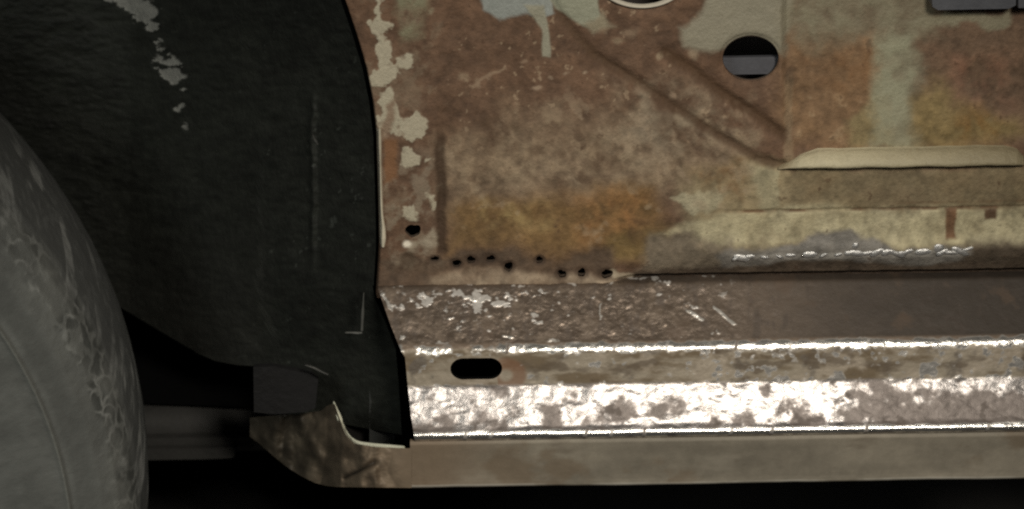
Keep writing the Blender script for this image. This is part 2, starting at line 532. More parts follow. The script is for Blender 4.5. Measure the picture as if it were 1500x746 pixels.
    for pts in ([(548, -90), (566, -90), (560, 25), (575, 36), (562, 56), (556, 60), (547, 48), (541, 34), (551, 20)],
                [(555, 52), (570, 58), (577, 70), (574, 92), (586, 104), (580, 116), (574, 124), (546, 125), (545, 112), (556, 98), (552, 76)],
                [(580, 92), (594, 78), (607, 86), (600, 98), (588, 102)],
                [(562, 128), (576, 130), (576, 150), (586, 168), (600, 170), (612, 164), (626, 178), (618, 206), (584, 200), (556, 188), (548, 184), (560, 166), (554, 150)],
                [(588, 216), (600, 212), (606, 222), (618, 226), (612, 246), (588, 244)],
                [(624, 236), (637, 231), (630, 238), (620, 242)],
                [(590, 304), (606, 296), (612, 312), (606, 324), (592, 322)],
                [(628, 284), (638, 290), (636, 304), (628, 300)]):
        lay(fk, sstep(-1.8, 1.8, sdpoly(x + 4.0 * n4 + 3.5 * n2, y + 4.0 * n4 - 3.5 * n2, pts) + 2.0 * fbm(x, y, 6, 23, 2)) * np.clip(0.95 - 0.5 * sstep(0.5, 1.0, fbm(x, y, 14, 24, 3)), 0, 1), 0.5, 0.35)
    lay((112, 96, 80), patch([(556, 150), (572, 140), (566, 200), (556, 200)], 4))
    lay((126, 116, 100), patch([(584, 340), (606, 348), (632, 330), (640, 352), (620, 370), (590, 366)], 5, 0.6) * np.clip(0.7 + n2, 0, 1), 0.55)
    lay((196, 188, 172), sstep(7, 2, np.hypot((x - 596 + 2 * n4) / 1.3, y - 358 + 2 * n4)), 0.45)
    lay((100, 72, 50), patch([(562, 200), (580, 205), (582, 262), (562, 268)], 4, 0.5))
    lay((66, 54, 42), sstep(15, 8, np.hypot(x - 597 + 2 * n4, (y - 379) * 1.15 + 2 * n2)) * 0.8)
    # rusted rims round the burnt holes
    for (a, b, rx, ry) in rust_holes:
        lay((52, 40, 31), sstep(2.1, 1.1, np.hypot((x - a) / rx, (y - b) / ry) + 0.25 * n4) * 0.75)
    lay((150, 138, 118), sstep(8, 3, sdline(x, y, [(897, 398), (905, 404), (925, 408)]) + 2 * n4) * 0.7, 0.5)
    wm = sstep(7, 2, np.abs(y - 371 + (x - 1240) * 0.02 + 2.5 * n2)) * sstep(1064, 1084, x) * sstep(1428, 1408, x) * np.clip(0.55 + 0.7 * n2 + 0.4 * n4, 0, 1)
    lay((168, 164, 156), wm * 0.85, 0.34, 0.25)
    metal = metal + 0.45 * wm
    return c, rough, metal, hgt, (n1, n2, n4)


c, rough, metal, hgt, (n1, n2, n4) = paint_panel(Pp, Q)
x, y = Pp, Q
H = hgt + 0.30 * n1 + (0.30 * n2 + 0.18 * n4) * (1 - np.clip(hgt * 3, 0, 0.8))
# stamped shapes (millimetres towards the viewer)
d1 = sdline(x, y, [(780, -40), (820, 22), (866, 78), (930, 118), (1000, 165), (1060, 202), (1110, 232), (1160, 246)])
H -= 1.9 * np.exp(-(d1 / 8.0) ** 2) * np.clip(1 + 0.5 * n1, 0.3, 1.3)
d2 = sdline(x, y, [(975, 78), (1010, 100), (1060, 138), (1105, 166), (1146, 196)])
H -= 2.4 * np.exp(-(d2 / 9.5) ** 2) * np.clip(1 + 0.5 * n1, 0.4, 1.3)
dv = np.abs(x - 646 - (y - 280) * 0.02)
H -= 1.3 * np.exp(-(dv / 7) ** 2) * sstep(170, 220, y) * sstep(385, 365, y)
H += 1.2 * sstep(646, 690, x) * sstep(100, 200, y)
pocket = sstep(-7, 7, sdpoly(x, y, [(1148, 20), (1148, 212), (1168, 225), (1485, 225), (1500, 205), (1700, 200), (1700, -300), (1175, -300)]))
H -= 3.2 * pocket
H += 2.0 * np.exp(-((x - 1152) / 9) ** 2) * sstep(95, 125, y) * sstep(222, 205, y)
for (a, b, rx, ry, _) in holes[:2]:
    r = np.hypot((x - a) / rx, (y - b) / ry)
    H -= 1.5 * np.exp(-((r - 1) / 0.13) ** 2)
r = np.hypot(x - 597, (y - 379) * 1.15)
H -= 1.6 * np.exp(-(r / 9.0) ** 2)
for (a, b, rx, ry) in rust_holes:
    H -= 0.7 * np.exp(-((np.hypot((x - a) / rx, (y - b) / ry) - 1) / 0.5) ** 2)
yy = y + (x - 1050) * math.tan(ROLL)
H -= 0.9 * np.exp(-((y - (306 - (x - 1250) * 0.016)) / 2.6) ** 2) * sstep(1040, 1090, x)
roundy = sstep(364, 372, yy) * sstep(870, 960, x)
H += 2.6 * np.exp(-((yy - 366) / 14) ** 2) * sstep(960, 1080, x)
H -= 4.0 * sstep(378, 408, yy) * sstep(880, 940, x) + 5.0 * sstep(402, 409, yy) * sstep(880, 940, x)
H += 1.8 * sstep(388, 415, yy) * sstep(940, 880, x)
# rolled edge towards the wheel housing
el = x - panel_left(y)
H += 0.9 * np.exp(-((el - 5) / 4.0) ** 2) * sstep(170, 190, y) * sstep(372, 352, y)
roll_back = -9.0 * (np.clip(1 - el / 5.0, 0, 1)) ** 2
H = H + roll_back
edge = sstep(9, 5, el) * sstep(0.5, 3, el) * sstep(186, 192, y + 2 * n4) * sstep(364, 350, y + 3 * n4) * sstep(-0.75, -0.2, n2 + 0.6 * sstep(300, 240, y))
c = c * (1 - edge[..., None]) + np.array([0.72, 0.66, 0.52]) * edge[..., None]  # pale colour painted in as the glint of the rolled edge
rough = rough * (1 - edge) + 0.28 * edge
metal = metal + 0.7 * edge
V = at(Pp, Q, 0.0)
V[..., 1] -= H * 0.001
panel = part('side_panel', V, grid_faces(len(rows), nc, keep), M_panel, car, 'rust stained steel side panel with flaking pale paint',
             {'tint': rgba(np.clip(c, 0.005, 0.9), metal), 'wear': rgba(np.stack([rough] * 3, -1), 1.0)})

M_burnt = plain('rusted_hole_rim', (0.085, 0.060, 0.042), 0.8, 0.0, 0.6, 500, 0.0004)
# turned-in edges of the openings
for (a, b, rx, ry, L) in holes[:2]:
    xs, ys = hole_outline(a, b, rx, ry, L)
    Vw, Fw = ring_wall(xs, ys, 0.001, 0.0045, 2)
    part('hole_edge', Vw, Fw, M_burnt, panel)
for h in holes[2:]:
    xs, ys = hole_outline(*h, n=24)
    Vw, Fw = ring_wall(xs, ys, 0.0006, 0.0032, 2)
    part('hole_edge', Vw, Fw, M_burnt, panel)
# bright flange round the upper opening
t = np.linspace(0, 2 * np.pi, 97)
prof = [(1.06, -0.0006), (1.10, -0.0026), (1.15, -0.0030), (1.20, -0.0018), (1.24, 0.0012)]
Vr = []
for (k, yy_) in prof:
    Vr.append(at(940 + 58 * k * np.cos(t), -37 + 40 * k * np.sin(t), 0) + np.array([0, yy_, 0]))
Vr = np.array(Vr)
part('hole_rim', Vr, grid_faces(len(prof), len(t)), M_rim_paint, panel, 'pale flanged rim of the upper round opening')

M_edge = plain('edge_glint_paint', (0.62, 0.56, 0.43), 0.32, 0.2, 0.9, 130, 0.0006, 0.7)
# pale paint that stands in for the glint on the wheel-side edge

# ledge under the stamped pocket
lx = np.linspace(1140, 1500, 181)
prof = []
w_l = np.interp(lx, [1140, 1156, 1172, 1198, 1470, 1490, 1500], [0, 0.3, 0.7, 1, 1, 0.85, 0.5])
sk = (lx - 1320) * -0.0157
rowsl = []
for (v, out) in [(211, -3.0), (214, -3.0), (218, 1.4), (225, 5.2), (238, 8.4), (242, 9.0), (244.5, 8.4), (245, 6.0), (245, -2.0)]:
    vy = 246 + (v - 246) * (0.15 + 0.85 * w_l) + sk + 1.0 * fbm(lx, lx * 0 + v, 40, 51, 3)
    Pl = at(lx, vy, 0)
    # keep the outward push real: find the spot at that depth that stands there
    Pl = at(lx, vy, -(out * (0.3 + 0.7 * w_l)) * 0.001)
    rowsl.append(Pl)
Vl = np.array(rowsl)
lpx, lpy = pix(Vl)
ln2 = fbm(lpx, lpy, 18, 52); ln1 = fbm(lpx, lpy, 80, 53, 4)
fade = sstep(1200, 1500, lpx + 30 * ln1)
cl = alb((150, 142, 118)) * (1 - fade[..., None]) + alb((112, 103, 82)) * fade[..., None]
mk = sstep(0.55, 0.95, ln2) * 0.45
cl = cl * (1 - mk[..., None]) + alb((110, 92, 66)) * mk[..., None]
dk = sstep(1172, 1146, lpx) * 0.6
cl = cl * (1 - dk[..., None]) + alb((104, 88, 66)) * dk[..., None]
part('ledge', Vl, grid_faces(len(rowsl), len(lx)), M_panel, panel, 'pale painted ledge under the stamped pocket',
     {'tint': rgba(np.clip(cl, 0.01, 0.9), 0.0), 'wear': rgba(np.full(cl.shape, 0.5), 1.0)})

# lumpy weld along the strip over the sill
sa, sb = np.meshgrid(np.linspace(0, 2 * np.pi, 17), np.linspace(0, np.pi, 9))
rr_ = 1 + 0.28 * (vnoise(sa * 1.6, sb * 2.0, 61) - 0.5) * np.sin(sb)
spot_v = np.stack([np.cos(sa) * np.sin(sb) * rr_, -np.cos(sb) * 0.8 * rr_, np.sin(sa) * np.sin(sb) * rr_], -1) * S
spot_mesh = None
rs = np.random.RandomState(7)
for k, (a, b, sx, sz) in enumerate([(1078, 379, 4, 3), (1086, 378, 8, 5), (1098, 376, 5, 3.5), (1120, 377, 4, 2.5), (1142, 376, 4, 2.5), (1158, 374, 5, 3), (1186, 373, 7, 5), (1206, 374, 4, 2.5), (1228, 373, 4, 2.5), (1244, 371, 5, 4),
                                (1254, 371, 8, 4.5), (1253, 360, 3, 5), (1271, 371, 6, 3.5), (1284, 370, 7, 5), (1298, 370, 5, 5), (1312, 371, 9, 4), (1325, 370, 8, 4.5), (1352, 369, 8, 5), (1375, 364, 5, 7), (1380, 370, 6, 4),
                                (1392, 370, 8, 3), (1406, 368, 9, 4.5), (1418, 365, 6, 3)]):
    if spot_mesh is None:
        o = part('weld_spot', spot_v, grid_faces(9, 17), M_weld, panel)
        spot_mesh = o.data
    else:
        o = bpy.data.objects.new('weld_spot', spot_mesh)
        col.objects.link(o)
        o.parent = panel
    o.location = at(a, b, -0.0037)
    o.scale = (sx * 1.6, 1.9, sz * 1.05)
    o.rotation_euler = (0, rs.uniform(-0.5, 0.5), 0)

# dark bracket at the upper right
Vh, Fh = slab(([(1362, -60), (1374, -64), (1484, -66), (1490, -62)], [(1366, 10), (1374, 15), (1478, 13), (1488, 8)]), -0.010, 0.003)
part('hinge_bracket', Vh, Fh, M_hinge, panel, 'blue grey steel bracket on the panel', smooth=False)
Vh, Fh = slab(([(1492, -66), (1640, -68)], [(1492, 12), (1640, 10)]), -0.012, 0.003)
part('hinge_leaf', Vh, Fh, M_brace, panel, smooth=False)

# what lies behind the openings
Vh, Fh = slab(([(1040, 85), (1100, 84), (1160, 83)], [(1040, 110), (1100, 109), (1160, 108)]), 0.009, 0.012)
part('inner_brace', Vh, Fh, M_brace, car, 'grey steel brace seen through the round hole', smooth=False)
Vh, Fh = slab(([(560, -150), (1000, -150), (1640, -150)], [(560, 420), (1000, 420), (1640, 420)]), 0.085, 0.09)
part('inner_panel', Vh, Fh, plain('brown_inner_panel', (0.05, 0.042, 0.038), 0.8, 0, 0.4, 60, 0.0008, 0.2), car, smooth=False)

# ------------------------------------------------------------------ sill
ctrl = [(404, 0.006), (413, -0.0040), (496, -0.0293), (503, -0.0318), (509, -0.0334), (516, -0.0343), (560, -0.0380), (563, -0.0386), (620, -0.0504), (626, -0.0522), (631, -0.0536), (635, -0.0540), (638, -0.0530), (641, -0.049)]
pc = np.array([at(1050, v, yv)[1:] for v, yv in ctrl])
seg = np.r_[0, np.cumsum(np.hypot(*np.diff(pc, axis=0).T))]
step = 0.00033
arc = np.arange(0, seg[-1], step)
py_ = np.interp(arc, seg, pc[:, 0]); pz_ = np.interp(arc, seg, pc[:, 1])


def smooth1(a, sg):
    k = np.exp(-0.5 * (np.arange(-12, 13) / sg) ** 2); k /= k.sum()
    return np.convolve(np.r_[np.full(12, a[0]), a, np.full(12, a[-1])], k, 'valid')


ys_, zs_ = smooth1(py_, 3.4), smooth1(pz_, 3.4)
vrow = pix(np.stack([np.full(len(arc), at(1050, 500, 0)[0]), ys_, zs_], -1))[1]     # photo row of each profile point at px 1050
# edge highlights need a normal per point
ty, tz = np.gradient(ys_), np.gradient(zs_)
ln_ = np.hypot(ty, tz); ny, nz = tz / ln_, -ty / ln_                 # outward: towards -y, +z
if ny[len(ny) // 2] > 0:
    ny, nz = -ny, -nz
left_edge = np.interp(vrow, [404, 418, 470, 508, 516, 560, 600, 640], [551, 553, 572, 588, 593, 596, 600, 606])
nsc = 760
uu = np.linspace(0, 1, nsc)
A = left_edge[:, None] + uu[None] * (1660 - left_edge[:, None])       # photo px (level rows)
B = np.repeat(vrow[:, None], nsc, 1)
# slot: find it in level rows
slot = [(697, 534.5, 19, 15.5, 19)]
A, B2, ins = snap(A, B, 1.6, slot)
idx = np.interp(B2.ravel(), vrow, np.arange(len(vrow))).reshape(B2.shape)
moved = np.abs(B2 - B) > 1e-6
idx = np.where(moved, idx, np.arange(len(vrow))[:, None])
Y = np.interp(idx, np.arange(len(vrow)), ys_); Z = np.interp(idx, np.arange(len(vrow)), zs_)
NY = np.interp(idx, np.arange(len(vrow)), ny); NZ = np.interp(idx, np.arange(len(vrow)), nz)
X = at(A, 500, -0.03)[..., 0]
keep = face_keep(ins, A, B2, slot)
# surface
b = B2; a = A
m2 = fbm(a, b, 26, 71); m4 = fbm(a, b, 11, 72, 4); m1 = fbm(a, b, 90, 73, 4, ax=2.0)
mh = fbm(a, b, 30, 74, 5, ax=2.6, ay=0.8); ms = fbm(a, b, 16, 75, 5, ax=1.5, ay=0.9)
cs = np.ones(a.shape + (3,)) * lin((96, 84, 73)) / 0.5
ro = np.full(a.shape, 0.5)
me_ = np.full(a.shape, 0.35)


def lays(colr, mask, r, mt):
    global cs, ro, me_
    cs = cs * (1 - mask[..., None]) + np.asarray(colr) * mask[..., None]
    ro = ro * (1 - mask) + r * mask
    me_ = me_ * (1 - mask) + mt * mask


f1 = sstep(500, 494, b)
f2 = sstep(503, 509, b) * sstep(566, 560, b)
f3 = sstep(556, 563, b)
dark1 = lin((88, 77, 67)) / 0.62
lays(dark1, f1, 0.5, 0.3)
lays(dark1 * 1.15 + 0.01, f1 * sstep(1180, 900, a + 60 * m1), 0.40, 0.65)
lays(lin((38, 33, 28)) / 0.62, f1 * sstep(960, 1420, a + 70 * m1 + 25 * m2) * 0.85, 0.6, 0.1)  # top face darkened to the right, painting the lamp's falloff
lays(lin((98, 86, 74)) / 0.62, f1 * sstep(0.1, 0.9, m2) * sstep(1120, 950, a) * 0.7, 0.55, 0.2)
vs = fbm(a, b, 18, 84, 4, ax=0.7, ay=2.2)
lays(lin((98, 88, 80)) / 0.62, f1 * sstep(0.15, 0.9, vs + 0.3 * m4 + 0.2 * m1) * sstep(1130, 1000, a) * 0.65, 0.38, 0.6)
lays(lin((56, 48, 42)) / 0.62, f1 * sstep(0.2, 0.9, -vs + 0.4 * m4) * 0.6, 0.6, 0.1)
lays(lin((70, 56, 44)) / 0.62, f1 * sstep(0.35, 0.9, fbm(a, b, 40, 76)) * 0.55, 0.7, 0.0)
sc1 = fbm(a * 0.8 - b * 0.6, a * 0.6 + b * 0.8, 15, 77, 4, ax=0.5, ay=2.0)
fleck = sstep(0.78, 1.05, sc1 + 0.3 * m1 + 0.12 * sstep(470, 440, b)) * f1 * sstep(1090, 1050, a) * sstep(600, 560, a + 400 * (a > 560)) 
fleck = sstep(0.50, 0.76, 0.8 * fbm(a, b, 10, 79, 3, ax=1.4, ay=0.9) + 0.25 * sc1 + 0.35 * m1 + 0.16 * sstep(455, 430, b) * sstep(420, 428, b)) * f1 * sstep(1090, 1040, a)
lays((0.66, 0.62, 0.57), fleck * 0.95, 0.3, 0.35)
scr = np.zeros(a.shape)
for (x0, y0, x1, y1, w) in [(1008, 452, 1030, 468, 3.5), (1048, 450, 1076, 476, 3), (556, 420, 576, 446, 4), (690, 432, 696, 434, 5), (882, 442, 884, 466, 2), (738, 486, 746, 489, 3)]:
    scr = np.maximum(scr, sstep(w, w * 0.35, sdline(a + 5 * m4 + 4 * m2, b + 4 * m4, [(x0, y0), (x1, y1)])))
lays((0.75, 0.71, 0.65), scr * 0.9, 0.28, 0.6)
# middle face
lays(lin((122, 113, 99)) / 0.62, f2, 0.5, 0.15)
lays(lin((86, 74, 57)) / 0.62, f2 * sstep(-0.1, 0.6, mh + 0.3 * sstep(760, 900, a) - 0.2 * sstep(1050, 1100, a)), 0.7, 0.05)
lays(lin((134, 124, 110)) / 0.62, f2 * sstep(0.1, 0.7, fbm(a, b, 38, 78)) * 0.85, 0.5, 0.2)
lays(lin((80, 74, 68)) / 0.62, f2 * sstep(0.35, 0.9, fbm(a, b, 34, 137)) * 0.7, 0.5, 0.3)
lays(lin((66, 55, 42)) / 0.62, f2 * sstep(0.1, 0.8, fbm(a, b, 16, 134, 4, ax=2.2) + 0.6 * np.exp(-((b - 534) / 9) ** 2) - 0.25) * sstep(720, 800, a) * 0.75, 0.7, 0.0)
lays((0.60, 0.57, 0.53), f2 * sstep(0.50, 0.85, 0.6 * ms + 0.6 * fbm(a, b, 9, 135, 2) + 0.25 * sstep(1010, 1060, a) + 0.2 * sstep(520, 508, b) + 0.2 * sstep(552, 562, b)), 0.30, 0.7)
lays(lin((94, 66, 46)) / 0.62, f2 * sstep(14, 6, np.abs(np.hypot(a - 740, (b - 545) * 1.2) - 20)) * 0.7 * (a > 728), 0.75, 0.0)
# lower bright face: bare steel with dull patches
lays((0.30, 0.28, 0.268), f3, 0.34, 0.85)
lim = sstep(560, 640, b)
dull = sstep(-0.12, 0.52, 0.8 * m2 + 0.35 * mh + 0.22 * m4 + 0.2 * m1 - 0.42 + 0.62 * lim + (0.55 + 1.25 * lim) * sstep(1020, 1340, a + 60 * m1 + 25 * m2) + 0.22 * sstep(800, 620, a))
dull = dull * sstep(634, 627, b)
lays(lin((88, 80, 75)) / 0.62, f3 * dull * 0.95, 0.5, 0.35)
lays(lin((70, 60, 52)) / 0.62, f3 * sstep(0.5, 0.9, fbm(a, b, 20, 85, 4)) * sstep(632, 626, b) * 0.7, 0.6, 0.1)
lays((0.72, 0.70, 0.66), sstep(8, 4, np.abs(b - 506 + 3.5 * fbm(a, b, 14, 131, 3))) * sstep(-0.35, 0.1, ms + 0.9 * sstep(780, 960, a)) * 0.9, 0.25, 0.9)  # pale metal band painted as the upper edge's highlight
lays((0.74, 0.72, 0.68), sstep(7, 4, np.abs(b - 632 + 2.5 * fbm(a, b, 18, 132, 3))) * sstep(-1.0, -0.6, ms), 0.25, 0.9)  # likewise a painted highlight along the lower lip
tick = np.zeros(a.shape)
for k_, row in ((0, 506), (1, 632)):
    rt = np.random.RandomState(40 + k_)
    for xt in np.cumsum(rt.uniform(30, 190, 14)) + 610:
        tick = np.maximum(tick, sstep(3.2, 1.2, np.abs(a - xt + (b - row) * 0.25 + 1.5 * m4)) * sstep(9, 6, np.abs(b - row)) * rt.uniform(0.3, 1))
lays(lin((84, 74, 66)) / 0.62, tick, 0.65, 0.1)  # dark breaks across the painted highlights
Hs = 0.20 * m1 + 0.10 * m2 + 0.045 * m4 * (0.5 + fleck)
Hs += (-0.10 * dull * f3) + 0.18 * (fleck + scr) * f1 + f2 * (0.12 * mh + 0.13 * fbm(a, b, 11, 136, 3))
Hs += (0.10 + 0.22 * sstep(950, 760, a)) * fbm(a, b, 13, 133, 3) * sstep(13, 5, np.abs(b - 506)) + 0.06 * ms * sstep(6, 2, np.abs(b - 632))
h3 = fbm(a, b, 25, 86, 3, ax=1.4); h3b = fbm(a, b, 9, 87, 2)
Hs += sstep(628, 618, b) * f3 * (0.40 * h3 + 0.035 * h3b)
Hs += f1 * sstep(1200, 1000, a) * (0.24 * fbm(a, b, 12, 88, 3) + 0.24 * vs + 0.06 * fbm(a, b, 7, 140, 2))
Hs += 0.5 * np.exp(-((a - 1065) / 60) ** 2) * np.exp(-((b - 585) / 22) ** 2)
Vs = np.stack([X, Y + NY * Hs * 0.001, Z + NZ * Hs * 0.001], -1)
sill = part('sill', Vs, grid_faces(len(arc), nsc, keep), M_sill, car, 'scraped bare steel sill with stepped faces and a slot',
            {'tint': rgba(np.clip(cs, 0.005, 0.9), np.clip(me_, 0, 1)), 'wear': rgba(np.stack([ro] * 3, -1), 1.0)})
# inner edges of slot and of the cut end
xs, bs = hole_outline(697, 534.5, 19, 15.5, 19, 64)
ii = np.interp(bs, vrow, np.arange(len(vrow)))
Ps = np.stack([at(xs, 500, -0.03)[..., 0], np.interp(ii, np.arange(len(vrow)), ys_), np.interp(ii, np.arange(len(vrow)), zs_)], -1)
n = len(xs)
part('slot_edge', np.concatenate([Ps, Ps + np.array([0, 0.004, -0.0006])]),
     np.array([(i, (i + 1) % n, n + (i + 1) % n, n + i) for i in range(n)]), M_cavity, sill)
Pe = Vs[:, 0]
ne = len(Pe)
part('cut_edge', np.concatenate([Pe, Pe + np.array([0.002, 0.0025, -0.0005])]),
     np.array([(i, i + 1, ne + i + 1, ne + i) for i in range(ne - 1)]), M_cavity, sill)

# ------------------------------------------------------------------ vertical flange under the sill
fx = np.arange(598, 1661, 2.0)
frow = np.array([637, 640, 645, 652, 660, 668, 676, 684, 692, 699, 704, 706.5, 708, 708.6, 708.6])
fy = np.array([-0.0485, -0.0505, -0.0515, -0.0516, -0.0516, -0.0517, -0.0518, -0.0520, -0.0522, -0.0525, -0.0529, -0.0531, -0.0526, -0.051, -0.048])
dens = np.linspace(0, len(frow) - 1, 57)
frow = np.interp(dens, np.arange(len(frow)), frow); fy = np.interp(dens, np.arange(len(fy)), fy)
fz = np.array([at(1050, v, yv)[2] for v, yv in zip(frow, fy)])
FA, FB = np.meshgrid(fx, frow)
q1 = fbm(FA, FB, 120, 81, 4, ax=2.5); q2 = fbm(FA, FB, 30, 82, 5, ax=3.0); q4 = fbm(FA, FB, 12, 83)
depth_left = sstep(640, 500, FA)
cut_top = 0 * FA
FX = at(FA, 500, -0.03)[..., 0] + 0 * FB
FY = fy[:, None] + (0.55 * q1 + 0.16 * q2) * 0.001 + 0.0 * depth_left
FZ = fz[:, None] + 0.0005 * fbm(FA, FA * 0, 160, 89, 4) * sstep(650, 700, FB) - cut_top * S * sstep(660, 640, FB) + 0 * FA
cf = np.ones(FA.shape + (3,)) * lin((102, 96, 85)) / 0.62
cf *= np.clip(1 + 0.14 * q1 + 0.20 * q2 + 0.08 * q4, 0.4, 1.6)[..., None]
dm = sstep(0.45, 0.9, q2) * 0.5 * sstep(690, 660, FB)
cf = cf * (1 - dm[..., None]) + lin((74, 66, 56)) / 0.62 * dm[..., None]
away = sstep(612, 700, FA)
br = np.clip(sstep(820, 620, FA + 40 * q1 * away) * (1 + (0.35 * q1 - 0.15) * away), 0, 1)
cf = cf * (1 - br[..., None]) + lin((96, 84, 70)) / 0.62 * br[..., None]
st = sstep(0.35, 0.85, fbm(FA, FB, 46, 138, 5, ax=1.8)) * 0.5
cf = cf * (1 - st[..., None]) + lin((82, 68, 52)) / 0.62 * st[..., None]
st = sstep(0.4, 0.9, fbm(FA, FB, 70, 139, 5, ax=2.4)) * 0.35
cf = cf * (1 - st[..., None]) + lin((126, 120, 108)) / 0.62 * st[..., None]
eg = sstep(703, 706, FB) * sstep(-0.6, 0.2, q2) * 0.5
cf = cf * (1 - eg[..., None]) + np.array([0.42, 0.40, 0.35]) * eg[..., None]
part('sill_flange', np.stack([FX, FY, FZ], -1), grid_faces(len(frow), len(fx)), M_flange, car, 'dull grey vertical flange under the sill',
     {'tint': rgba(np.clip(cf, 0.01, 0.9), 0.1), 'wear': rgba(np.full(cf.shape, 0.62), 1.0)})

# ------------------------------------------------------------------ wheel housing
HX0 = -330
hx = np.arange(HX0, 548, 2.4)
hb = np.interp(hx, [-330, 100, 165, 240, 268, 290, 320, 372, 385, 560], [180, 398, 446, 500, 519, 529, 535, 538, 606, 640])
ht = np.linspace(0, 1, 340)
HA = np.repeat(hx[None], len(ht), 0)
HB = -260 + ht[:, None] * (hb[None] + 260)
pl = np.where(HB < 420, panel_left(HB), np.interp(HB, [420, 440, 470, 512, 560, 640], [549, 553, 567, 583, 587, 592]))
# columns end on the panel's curved edge
sqz = (HA - HX0) / (548 - HX0)
HA = HX0 + sqz * (pl - 1.0 - HX0)
w1 = fbm(HA, HB, 140, 91, 4); w2 = fbm(HA, HB, 24, 92, 5, ax=1.7, ay=0.7); w4 = fbm(HA, HB, 8, 93, 4, ax=1.8, ay=0.8)
prog = np.clip((HA - 330) / (pl - 330), 0, 1)
tq = (HA - 190) / (pl - 190)
HY = 0.009 + 0.178 * (1 - np.clip(np.log1p(np.exp(9 * tq)) / np.log1p(np.exp(9.0)), 0, 1)) * (1 - 0.25 * np.clip(tq, 0, 1) * np.clip(1 - tq, 0, 1))
HY = HY + 0.0022 * w1 + 0.0009 * w2 + 0.0005 * w4
crease = np.exp(-((HA - 458 - 3 * w2) / 4) ** 2) * sstep(120, 170, HB) * sstep(420, 330, HB)
HY = HY - 0.004 * crease
ch = np.ones(HA.shape + (3,)) * np.array([0.0155, 0.0172, 0.0135])
ch *= np.clip(1 + 0.25 * w1 + 0.22 * w2 + 0.3 * w4, 0.3, 2)[..., None]
warm = sstep(420, 360, HA) * sstep(250, 520, HB) * 0.6
ch = ch * (1 - warm[..., None]) + np.array([0.024, 0.024, 0.020]) * warm[..., None]
# flaked-off strip
cx = np.interp(HB, [-260, 0, 40, 90, 140, 180], [100, 196, 222, 246, 262, 270])
wd = np.interp(HB, [-260, 0, 30, 60, 100, 130, 160, 186], [60, 36, 24, 16, 21, 9, 6, 0])
k1 = fbm(HA, HB, 26, 94, 4, ax=1.1, ay=0.9); k2 = fbm(HA, HB, 10, 95, 3, ax=1.6, ay=0.7)
sdw = wd - np.abs(HA - cx + 8 * fbm(HA, HB, 40, 96, 3))
flk = sstep(-0.08, 0.08, sdw / 26 + 0.5 * k1 + 0.75 * k2 - 0.48) * (HB < 190) * sstep(-6, -1, sdw)
ch = ch * (1 - flk[..., None]) + np.array([0.24, 0.24, 0.215]) * flk[..., None]
sp = sstep(1.0, 1.2, fbm(HA, HB, 9, 97, 3) + 0.35 * fbm(HA, HB, 90, 98, 2)) * sstep(300, 420, HA) * 0.35
ch = ch * (1 - sp[..., None]) + np.array([0.10, 0.11, 0.095]) * sp[..., None]
HY = HY + 0.0012 * flk
part('wheel_housing', at(HA, HB, HY), grid_faces(len(ht), len(hx)), M_house, car, 'black undercoated wheel housing with a flaked pale strip',
     {'tint': rgba(np.clip(ch, 0.004, 0.8), 0.0), 'wear': rgba(np.full(ch.shape, 0.72), 1.0)})

# bracket box at the foot of the housing
Vb, Fb = slab(([(371, 538), (400, 537), (455, 548), (466, 556)], [(372, 604), (400, 607), (446, 604), (462, 598)]), 0.026, 0.030)
part('housing_bracket', Vb, Fb, plain('black_bracket_paint', (0.011, 0.0105, 0.0105), 0.7, 0, 0.5, 200, 0.0008, 0.3), car, smooth=False)
# dark inside of the sill's open end
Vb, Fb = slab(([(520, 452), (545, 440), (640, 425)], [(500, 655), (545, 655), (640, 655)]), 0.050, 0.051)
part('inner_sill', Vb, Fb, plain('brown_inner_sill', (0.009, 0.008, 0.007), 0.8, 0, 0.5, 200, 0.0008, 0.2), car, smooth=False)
Vb, Fb = slab(([(541, 571), (560, 569), (578, 572)], [(541, 650), (560, 650), (578, 652)]), 0.030, 0.036)
part('inner_sill_stub', Vb, Fb, plain('dark_stub_steel', (0.03, 0.032, 0.03), 0.7, 0, 0.5, 200, 0.0008), car, smooth=False)


def ribbon(pts, ys, w, thick, nsub=8):
    """a narrow strip of sheet edge along a photo polyline"""
    p = np.array(pts, float); tt = np.arange(len(p)); t2 = np.linspace(0, len(p) - 1, (len(p) - 1) * nsub + 1)
    X_ = smooth1(np.interp(t2, tt, p[:, 0]), 2.0); Y_ = smooth1(np.interp(t2, tt, p[:, 1]), 2.0)
    D_ = np.interp(t2, tt, ys); W_ = np.interp(t2, tt, w)
    C = at(X_, Y_, D_)
    T = np.gradient(C, axis=0); T /= np.linalg.norm(T, axis=1)[:, None]
    nrm = np.cross(T, np.array([0, 1.0, 0])); nrm /= np.linalg.norm(nrm, axis=1)[:, None]
    an = np.linspace(0, 2 * np.pi, 13)
    j = 1 + 0.25 * (vnoise(t2 * 1.3, t2 * 0, 5) - 0.5)
    V_ = C[None] + np.cos(an)[:, None, None] * nrm[None] * (W_ * j * S / 2)[None, :, None] + np.sin(an)[:, None, None] * np.array([0, 1.0, 0]) * thick / 2
    return V_, grid_faces(len(an), len(t2))


